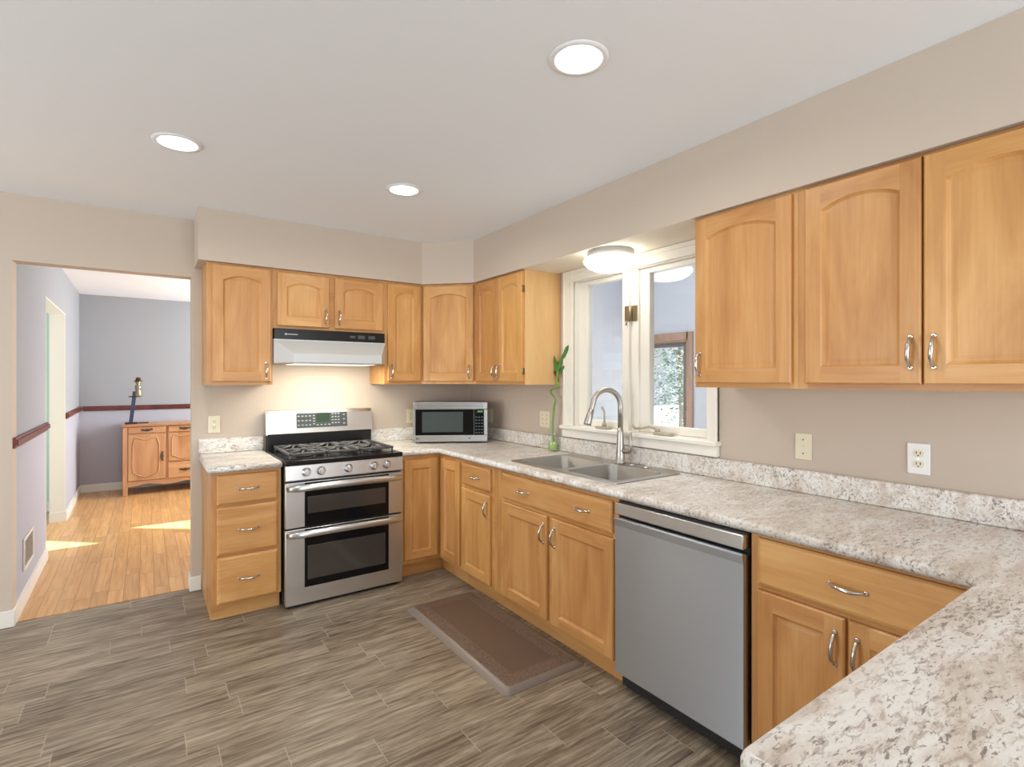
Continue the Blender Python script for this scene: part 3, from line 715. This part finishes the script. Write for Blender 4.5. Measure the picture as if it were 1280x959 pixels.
# ------------------------------------------------------------------ sink, faucet
s = empty('kitchen_sink', 'stainless double-bowl sink set in the countertop under the window', 'sink', (0, 0, CT))
bowls = [(-.520, -.150, -1.845, -1.465), (-.520, -.150, -2.262, -1.885)]
rim = rrect(SX0, SX1, SY0, SY1, .03, 5); R2 = [rrect(a, c_, d_, e_, .05, 6) for a, c_, d_, e_ in bowls]
b = MB()
b.rings([[(x, y, .0005) for x, y in rim], [(x, y, .006) for x, y in offset_poly(rim, .003)], [(x, y, .007) for x, y in offset_poly(rim, .010)]])
b.fill(offset_poly(rim, .010), R2, .007); b.build('rim', 'sinksteel', s)
for rr, (a, c_, d_, e_) in zip(R2, bowls):
    b = MB(); dep = -.19
    b.rings([[(x, y, .007) for x, y in rr], [(x, y, .001) for x, y in offset_poly(rr, .004)], [(x, y, dep+.02) for x, y in offset_poly(rr, .014)], [(x, y, dep) for x, y in offset_poly(rr, .034)]], cap1=True)
    bl = b.build('basin', 'sinksteel', s)
    b = MB(); b.lathe([(.045, .001), (.043, .005), (.03, .004), (.0, .002)], ((a+c_)/2, (d_+e_)/2, dep), 24); b.build('drain', 'chrome', bl)
for y in (-1.99, -2.09):
    b = MB(); b.lathe([(.020, .0), (.020, .004), (.014, .009), (0, .010)], (-.100, y, .0072), 20); b.build('hole_cover', 'chrome', s)
f = empty('faucet', 'brushed nickel gooseneck faucet behind the double sink', 'faucet', (-.095, -1.895, CT+.0075))
b = MB(); b.lathe([(.031, 0), (.031, .006), (.027, .012), (.0245, .06), (.021, .115), (.0185, .175), (.0158, .21)], seg=24); b.build('body', 'nickel', f)
b = MB(); pts = [(0, 0, .20), (0, 0, .33)]
ar = [(-.094+.094*math.cos(math.radians(a)), 0, .335+.094*math.sin(math.radians(a))) for a in range(10, 171, 16)]
pts += ar + [(-.194, 0, .325), (-.201, 0, .305)]
b.tube(pts, .0152, 16); b.build('spout', 'nickel', f, rot=(0, 0, -.2))
b = MB(); b.tube([(-.198, 0, .315), (-.208, 0, .285), (-.222, 0, .240), (-.225, 0, .230)], [.0165, .019, .0225, .0215], 18); b.build('spray_head', 'nickel', f, rot=(0, 0, -.2))
b = MB(); b.tube([(0, -.018, .075), (0, -.05, .073), (0, -.068, .076), (0, -.078, .088), (-.002, -.082, .12), (-.004, -.084, .185)], [.013, .015, .015, .013, .0085, .0065], 14); b.build('lever', 'nickel', f)

# ------------------------------------------------------------------ vase and lucky bamboo
v = empty('vase', 'small clear glass vase with green filling on the counter left of the sink', 'vase', (-.062, -1.235, CT))
b = MB(); b.lathe([(.0, .001), (.033, .001), (.035, .004), (.036, .15), (.0335, .15), (.0325, .008), (0, .008)], seg=28, cap=False); b.build('glass', 'glass', v)
b = MB(); b.lathe([(0, .009), (.0318, .009), (.0322, .06), (.028, .066), (0, .067)], seg=24); b.build('green_filling', 'gel', v)
p = empty('lucky_bamboo', 'curly lucky bamboo stalk standing in the glass vase', 'plant', (-.062, -1.235, CT+.064))
b = MB()
st = [(0, -.005, -.03), (0, -.004, .02), (-.002, .000, .10), (.0, -.006, .19), (0, -.014, .245), (0, -.026, .275), (0, -.026, .30), (0, .012, .330), (-.002, .022, .350), (0, .0, .366), (0, -.052, .378), (0, -.066, .396), (0, -.048, .412), (0, -.044, .435), (0, -.048, .465), (0, -.052, .49)]
ss = []
for i in range(len(st)-1):
    a0, a1, a2, a3 = [Vector(st[max(0, min(len(st)-1, k))]) for k in (i-1, i, i+1, i+2)]
    for k in range(5):
        t = k/5; ss.append(.5*((2*a1)+(a2-a0)*t+(2*a0-5*a1+4*a2-a3)*t*t+(3*a1-a0-3*a2+a3)*t**3))
ss.append(Vector(st[-1]))
b.tube(ss, [.0068+.0014*(i % 9 == 0) for i in range(len(ss))], 10); b.build('stalk', 'stem', p)
def leaf(base, tip, w, mat, bend=.02):
    base, tip = Vector(base), Vector(tip); d = tip-base; sd = d.cross(Vector((.7, .7, .1))).normalized(); b = MB(); up = sd.cross(d).normalized()
    Ls = []; 
    for i in range(9):
        t = i/8; c = base+d*t+up*bend*math.sin(t*PI); ww = w*math.sin(PI*min(1, t*.95+.05))**.8
        Ls.append([c-sd*ww+up*.002, c, c+sd*ww+up*.002])
    b.rings(Ls, closed=False)
    o = b.build('leaf', mat, p); m = o.modifiers.new('thick', 'SOLIDIFY'); m.thickness = .001
leaf((0, -.046, .455), (-.025, -.042, .598), .012, 'leaf'); leaf((.025, -.077, .575), (.028, -.130, .664), .013, 'leaf', .008)
leaf((0, -.05, .48), (.025, -.082, .612), .010, 'leaf', .008); leaf((0, -.05, .46), (.026, -.092, .525), .012, 'leaf'); leaf((0, -.05, .47), (-.012, -.068, .560), .010, 'leaf')
leaf((0, -.046, .44), (-.030, -.046, .490), .010, 'leafd'); leaf((0, -.05, .455), (-.008, -.062, .405), .009, 'leafd')

# ------------------------------------------------------------------ microwave
ang = math.atan2(-.277, .487)
m = empty('microwave', 'stainless microwave oven standing at an angle in the counter corner', 'microwave', (-.672, -.303, CT), ang)
X0, X1, MD = -.009, .563, .295
b = MB(); b.box(X0, X1, .012, MD, .014, .318, .006)
for x in (.03, .53):
    for y in (.03, MD-.03): b.lathe([(.012, .0005), (.012, .015)], (x, y, 0), 12)
b.build('case', 'mwsteel', m)
b = MB(); b.box(X0, X1, -.002, .012, .262, .320, .004)
vg = b.build('vent_grille', 'mwsteel', m)
b = MB()
for i in range(5): b.box(.02, .53, -.0024, -.0015, .2705+i*.009, .2735+i*.009)
b.build('vent_slots', plain('vent_slot_grey', (.12, .12, .12, 1), .6), vg)
b = MB(); b.box(X0, X1, -.002, .012, .012, .064, .004); bs = b.build('bottom_strip', 'mwsteel', m)
b = MB(); b.lathe([(.006, -.0035), (.006, -.001)], (.018, 0, .038), 16, axis='y'); b.box(.027, .040, -.0032, -.0015, .035, .041); b.box(.415, .43, -.0032, -.0015, .034, .042); b.build('emblem', 'panel', bs)
b = MB(); b.box(X0, .008, -.002, .012, .064, .262, .002); b.box(.535, X1, -.002, .012, .064, .262, .002); b.build('side_trim', 'mwsteel', m)
b = MB(); b.box(.008, .456, -.003, .012, .064, .262, .002); d = b.build('door', 'glassb', m)
b = MB(); b.box(.059, .373, -.0045, -.002, .087, .244, .001); b.build('window', 'mwwin', d)
b = MB(); b.box(.459, .535, -.003, .012, .064, .262, .002); cpn = b.build('control_panel', 'glassb', m)
b = MB(); b.box(.472, .528, -.0045, -.002, .236, .256, .001); dp = b.build('display', 'black', cpn)
for i, x in enumerate((.488, .497, .508, .517)):
    b = MB()
    for (dx0, dx1, dz0, dz1) in ((0, .006, .251, .2525), (0, .006, .2455, .247), (0, .006, .240, .2415), (0, .0012, .240, .2525), (.0048, .006, .240, .2525)): b.box(x+dx0, x+dx1, -.0055, -.0042, dz0, dz1)
    b.build('digit', 'disp2', dp)
mb0 = None
for i in range(3):
    for j in range(6):
        pos = (.475+.022*i, -.004, .082+.024*j)
        if mb0 is None: b = MB(); b.box(-.007, .007, -.001, .001, -.004, .004, .0005); mb0 = b.build('button', plain('dim_keypad', srgb(84, 96, 104), .5), cpn, pos)
        else: instance(mb0, cpn, pos)

# ------------------------------------------------------------------ outlets and switches (local: plate face towards -y)
def outlet(label, loc, rz, gangs=('duplex',), mat='ivory', face='ivory', cat='outlet', name='wall_outlet'):
    W = .072+.046*(len(gangs)-1)
    o = empty(name, label, cat, loc, rz)
    b = MB(); b.box(-W/2, W/2, -.006, -.0005, -.058, .058, .003); pl = b.build('cover_plate', mat, o)
    for k, g in enumerate(gangs):
        cx = (k-(len(gangs)-1)/2)*.046
        if g == 'duplex':
            for dz in (.02, -.02):
                b = MB(); pts = [(cx+.0165*math.cos(2*PI*i/24), dz+max(-.0125, min(.0125, .0165*math.sin(2*PI*i/24)))) for i in range(24)]
                b.prism(pts, 'y', -.0085, -.005); rc = b.build('receptacle', face, o)
                b = MB(); b.box(cx-.0075, cx-.005, -.0092, -.008, dz-.002, dz+.007); b.box(cx+.005, cx+.0075, -.0092, -.008, dz-.002, dz+.007)
                b.lathe([(.0025, -.0092), (.0025, -.008)], (cx, 0, dz-.0075), 10, axis='y'); b.build('slots', 'slot', rc)
            b = MB(); b.lathe([(.003, -.0075), (.003, -.005)], (cx, 0, 0), 10, axis='y'); b.build('screw', 'chrome', o)
        else:
            b = MB(); b.box(cx-.005, cx+.005, -.0075, -.005, -.012, .012, .001); b.prism([(-.006, -.004), (-.016, .004), (-.016, .009), (-.006, .006)], 'x', cx-.0035, cx+.0035); b.build('toggle', face, o)
            for dz in (.03, -.03):
                b = MB(); b.lathe([(.003, -.0075), (.003, -.005)], (cx, 0, dz), 10, axis='y'); b.build('screw', 'pewter', o)
outlet('ivory duplex outlet on the wall left of the range', (-1.99, 0, 1.093), 0)
outlet('ivory outlet between the range and the microwave, half hidden by the microwave', (-.572, 0, 1.093), 0)
outlet('ivory outlet in shadow just right of the microwave', (0, -.345, 1.093), BR)
outlet('ivory double switch plate on the wall left of the vase', (0, -1.073, 1.108), BR, ('toggle', 'toggle'), cat='switch', name='light_switch')
outlet('ivory single light switch under the wall cabinet, right of the window', (0, -2.890, 1.102), BR, ('toggle',), cat='switch', name='light_switch')
outlet('white duplex outlet with ivory sockets at the right of the window wall', (0, -3.308, 1.100), BR, mat='whitep')

# ------------------------------------------------------------------ floor mat
mt = empty('floor_mat', 'brown cushioned floor mat with sloping edges in front of the sink', 'mat', (-.836, -1.602, 0))
def loops(hx, hy, r): return rrect(-hx, hx, -hy, hy, r, 6)
b = MB(); b.rings([[(x, y, .0005) for x, y in loops(.240, .545, .04)], [(x, y, .003) for x, y in loops(.240, .545, .04)], [(x, y, .017) for x, y in loops(.200, .505, .012)]]); b.build('bevelled_edge', plain('mat_edge_vinyl_sheen', srgb(132, 120, 110), .34), mt)  # edge colour lightened to grey to carry the sheen on the slope
b = MB(); b.rings([[(x, y, .017) for x, y in loops(.200, .505, .012)], [(x, y, .0195) for x, y in loops(.196, .501, .012)]], cap1=True); b.build('top_pad', 'mat', mt)

# ------------------------------------------------------------------ lamps
for (x, y), lab in zip(CANS, ('recessed ceiling light nearest the viewer, largest of the three', 'recessed ceiling light at the left, toward the doorway', 'recessed ceiling light farthest in, above the corner cabinets')):
    l = empty('recessed_light', lab, 'ceiling light', (x, y, ZC), 0, 'recessed ceiling lights')
    b = MB(); b.lathe([(.098, -.001), (.097, -.004), (.085, -.006), (.072, -.005), (.066, .012), (.066, .02)], seg=40, cap=False); b.build('trim_ring', 'ring', l)
    b = MB(); b.lathe([(.0, .013), (.066, .013)], seg=40, cap=False); b.build('lens', 'lens', l)
    lamp('lamp', 'AREA', (0, 0, .011), 8, (1, .95, .87), aim=(0, 0, -1), size=(.11, .11), parent=l, shape='DISK')
l = empty('flush_mount_light', 'lit white dome ceiling light above the sink window', 'ceiling light', (-.195, -1.915, ZS))
b = MB(); b.lathe([(.0, -.0015), (.128, -.0015), (.132, -.006), (.132, -.042), (.128, -.046), (0, -.046)], seg=40); b.build('base_ring', plain('lamp_base_grey', srgb(150, 150, 144), .5), l)
b = MB(); b.lathe([(.148, -.046), (.154, -.056), (.150, -.070), (.132, -.090), (.098, -.107), (.052, -.117), (0, -.120)], seg=40, cap=False); b.lathe([(.0, -.0465), (.148, -.046)], seg=40, cap=False); b.build('dome', 'dome', l)

# ------------------------------------------------------------------ dining room things
sb = empty('sideboard', 'carved brown wooden sideboard against the far dining room wall', 'sideboard', (-2.595, 3.70, 0))
SW, SD = 1.32, .50
b = MB(); b.box(.01, SW-.01, .012, SD, .13, .825, .003); b.build('body', 'oak', sb)
b = MB(); b.box(-.012, SW+.012, -.015, SD+.01, .825, .85, .006); b.build('top', 'oak_x', sb)
for x in (.0, SW-.05):
    for y in (.0, SD-.05):
        b = MB(); b.box(x, x+.05, y, y+.05, .0, .825, .006); b.build('post', 'oak', sb)
b = MB(); n = 30
ap = [(.05, .17)] + [(.05+(SW-.1)*i/n, .125-.018*math.cos(2*PI*i/n*3)-.012*abs(math.sin(PI*i/n*3))) for i in range(n+1)] + [(SW-.05, .17)]
b.prism(ap, 'y', .004, .02); b.build('apron', 'oak_x', sb)
def bail(parent, x, z, y=-.004, vertical=False):
    b = MB()
    pts = [(-.045, 0, 0), (-.035, -.012, -.004), (-.018, -.016, -.014), (0, -.017, -.017), (.018, -.016, -.014), (.035, -.012, -.004), (.045, 0, 0)]
    b.tube(pts, .0045, 8); b.prism([(-.065, .0), (-.05, .012), (-.02, .006), (0, .014), (.02, .006), (.05, .012), (.065, 0), (.045, -.012), (0, -.022), (-.045, -.012)], 'y', -.004, .0)
    b.build('pull', 'pewter', parent, (x, y, z), (0, PI/2, 0) if vertical else (0, 0, 0))
def sdrawer(x0, x1, z0, z1):
    b = MB(); b.box(x0, x1, -.004, .012, z0, z1, .004); d = b.build('drawer', 'oak_x', sb); bail(d, (x0+x1)/2, (z0+z1)/2+.005)
def sdoor(x0, x1, z0, z1, px):
    b = MB(); b.box(x0, x1, -.004, .012, z0, z1, .004); d = b.build('door', 'oak', sb)
    w_, h_ = x1-x0, z1-z0; L = []
    for i in range(48):
        a = 2*PI*i/48; cx, sz = math.cos(a), math.sin(a)
        ex = .72*w_/2*math.copysign(abs(cx)**.35, cx); ez = .80*h_/2*math.copysign(abs(sz)**.35, sz)
        ez -= .02*math.cos(3*PI*ex/(w_))*(1 if abs(sz) > .75 else 0)
        L.append(((x0+x1)/2-.012*(1 if px > (x0+x1)/2 else -1)+ex, -.004, (z0+z1)/2+ez))
    L.append(L[0]); b = MB(); b.tube(L, .0075, 8, cap=False); b.build('moulding', 'oak', d)
    bail(d, px, (z0+z1)/2, vertical=True)
sdrawer(.055, .425, .745, .82); sdoor(.055, .425, .175, .735, .395)
sdrawer(.455, .805, .745, .82); sdoor(.455, .805, .385, .735, .780); sdrawer(.455, .805, .175, .365)
sdrawer(.835, SW-.055, .752, .815); sdoor(.835, SW-.055, .175, .735, .87)
fs = empty('figurine_stand', 'small brass figure on a leaning dark blue post, on the sideboard', 'ornament', (-2.52, 3.90, .85))
b = MB(); b.box(-.055, .065, -.06, .06, 0, .018, .004); b.box(.06, .18, -.03, .03, .004, .014, .003); b.build('base', 'darkbase', fs)
b = MB(); b.prism([(-.018, .017), (.022, .017), (.062, .395), (.022, .40)], 'y', -.018, .018); b.build('post', 'navy', fs)
b = MB(); b.lathe([(.0, .33), (.03, .332), (.042, .345), (.034, .38), (.026, .41), (.030, .425), (.036, .445), (.030, .47), (.018, .482), (.026, .495), (.029, .515), (.024, .54), (.0, .55)], (.075, 0, 0), 20); fg = b.build('figure', 'brass', fs)
b = MB(); b.lathe([(.0, .520), (.046, .518), (.048, .524), (.028, .530), (.024, .565), (.0, .572)], (.075, 0, 0), 20); b.build('hat', plain('dark_bronze', (.10, .065, .03, 1), .4, .8), fg)
b = MB(); b.tube([(-.02, -.03, .335), (.05, -.03, .332), (.11, -.03, .335)], .007, 8); b.build('crossbar', 'pewter', fg)
# wall register
vy = .50; rgi = empty('wall_register', 'small beige air register low on the left dining wall', 'vent', (LW(vy)+.0005, vy, .31), PI/2+.0118)
b = MB(); W2, H2 = .18, .10
for q in ((-W2, W2, .082, H2), (-W2, W2, -H2, -.082), (-W2, -W2+.02, -.082, .082), (W2-.02, W2, -.082, .082)): b.box(q[0], q[1], -.010, 0, q[2], q[3], .003)
b.build('frame', 'vent', rgi)
b = MB(); b.box(-W2+.02, W2-.02, -.003, 0, -.082, .082); b.build('backing', 'ventd', rgi)
b = MB()
for i in range(14): b.prism([(-.003, -.075+.0112*i), (-.009, -.070+.0112*i), (-.009, -.0685+.0112*i), (-.003, -.0725+.0112*i)], 'x', -W2+.02, W2-.02)
b.build('louvres', 'vent', rgi)
bpy.context.view_layer.update()
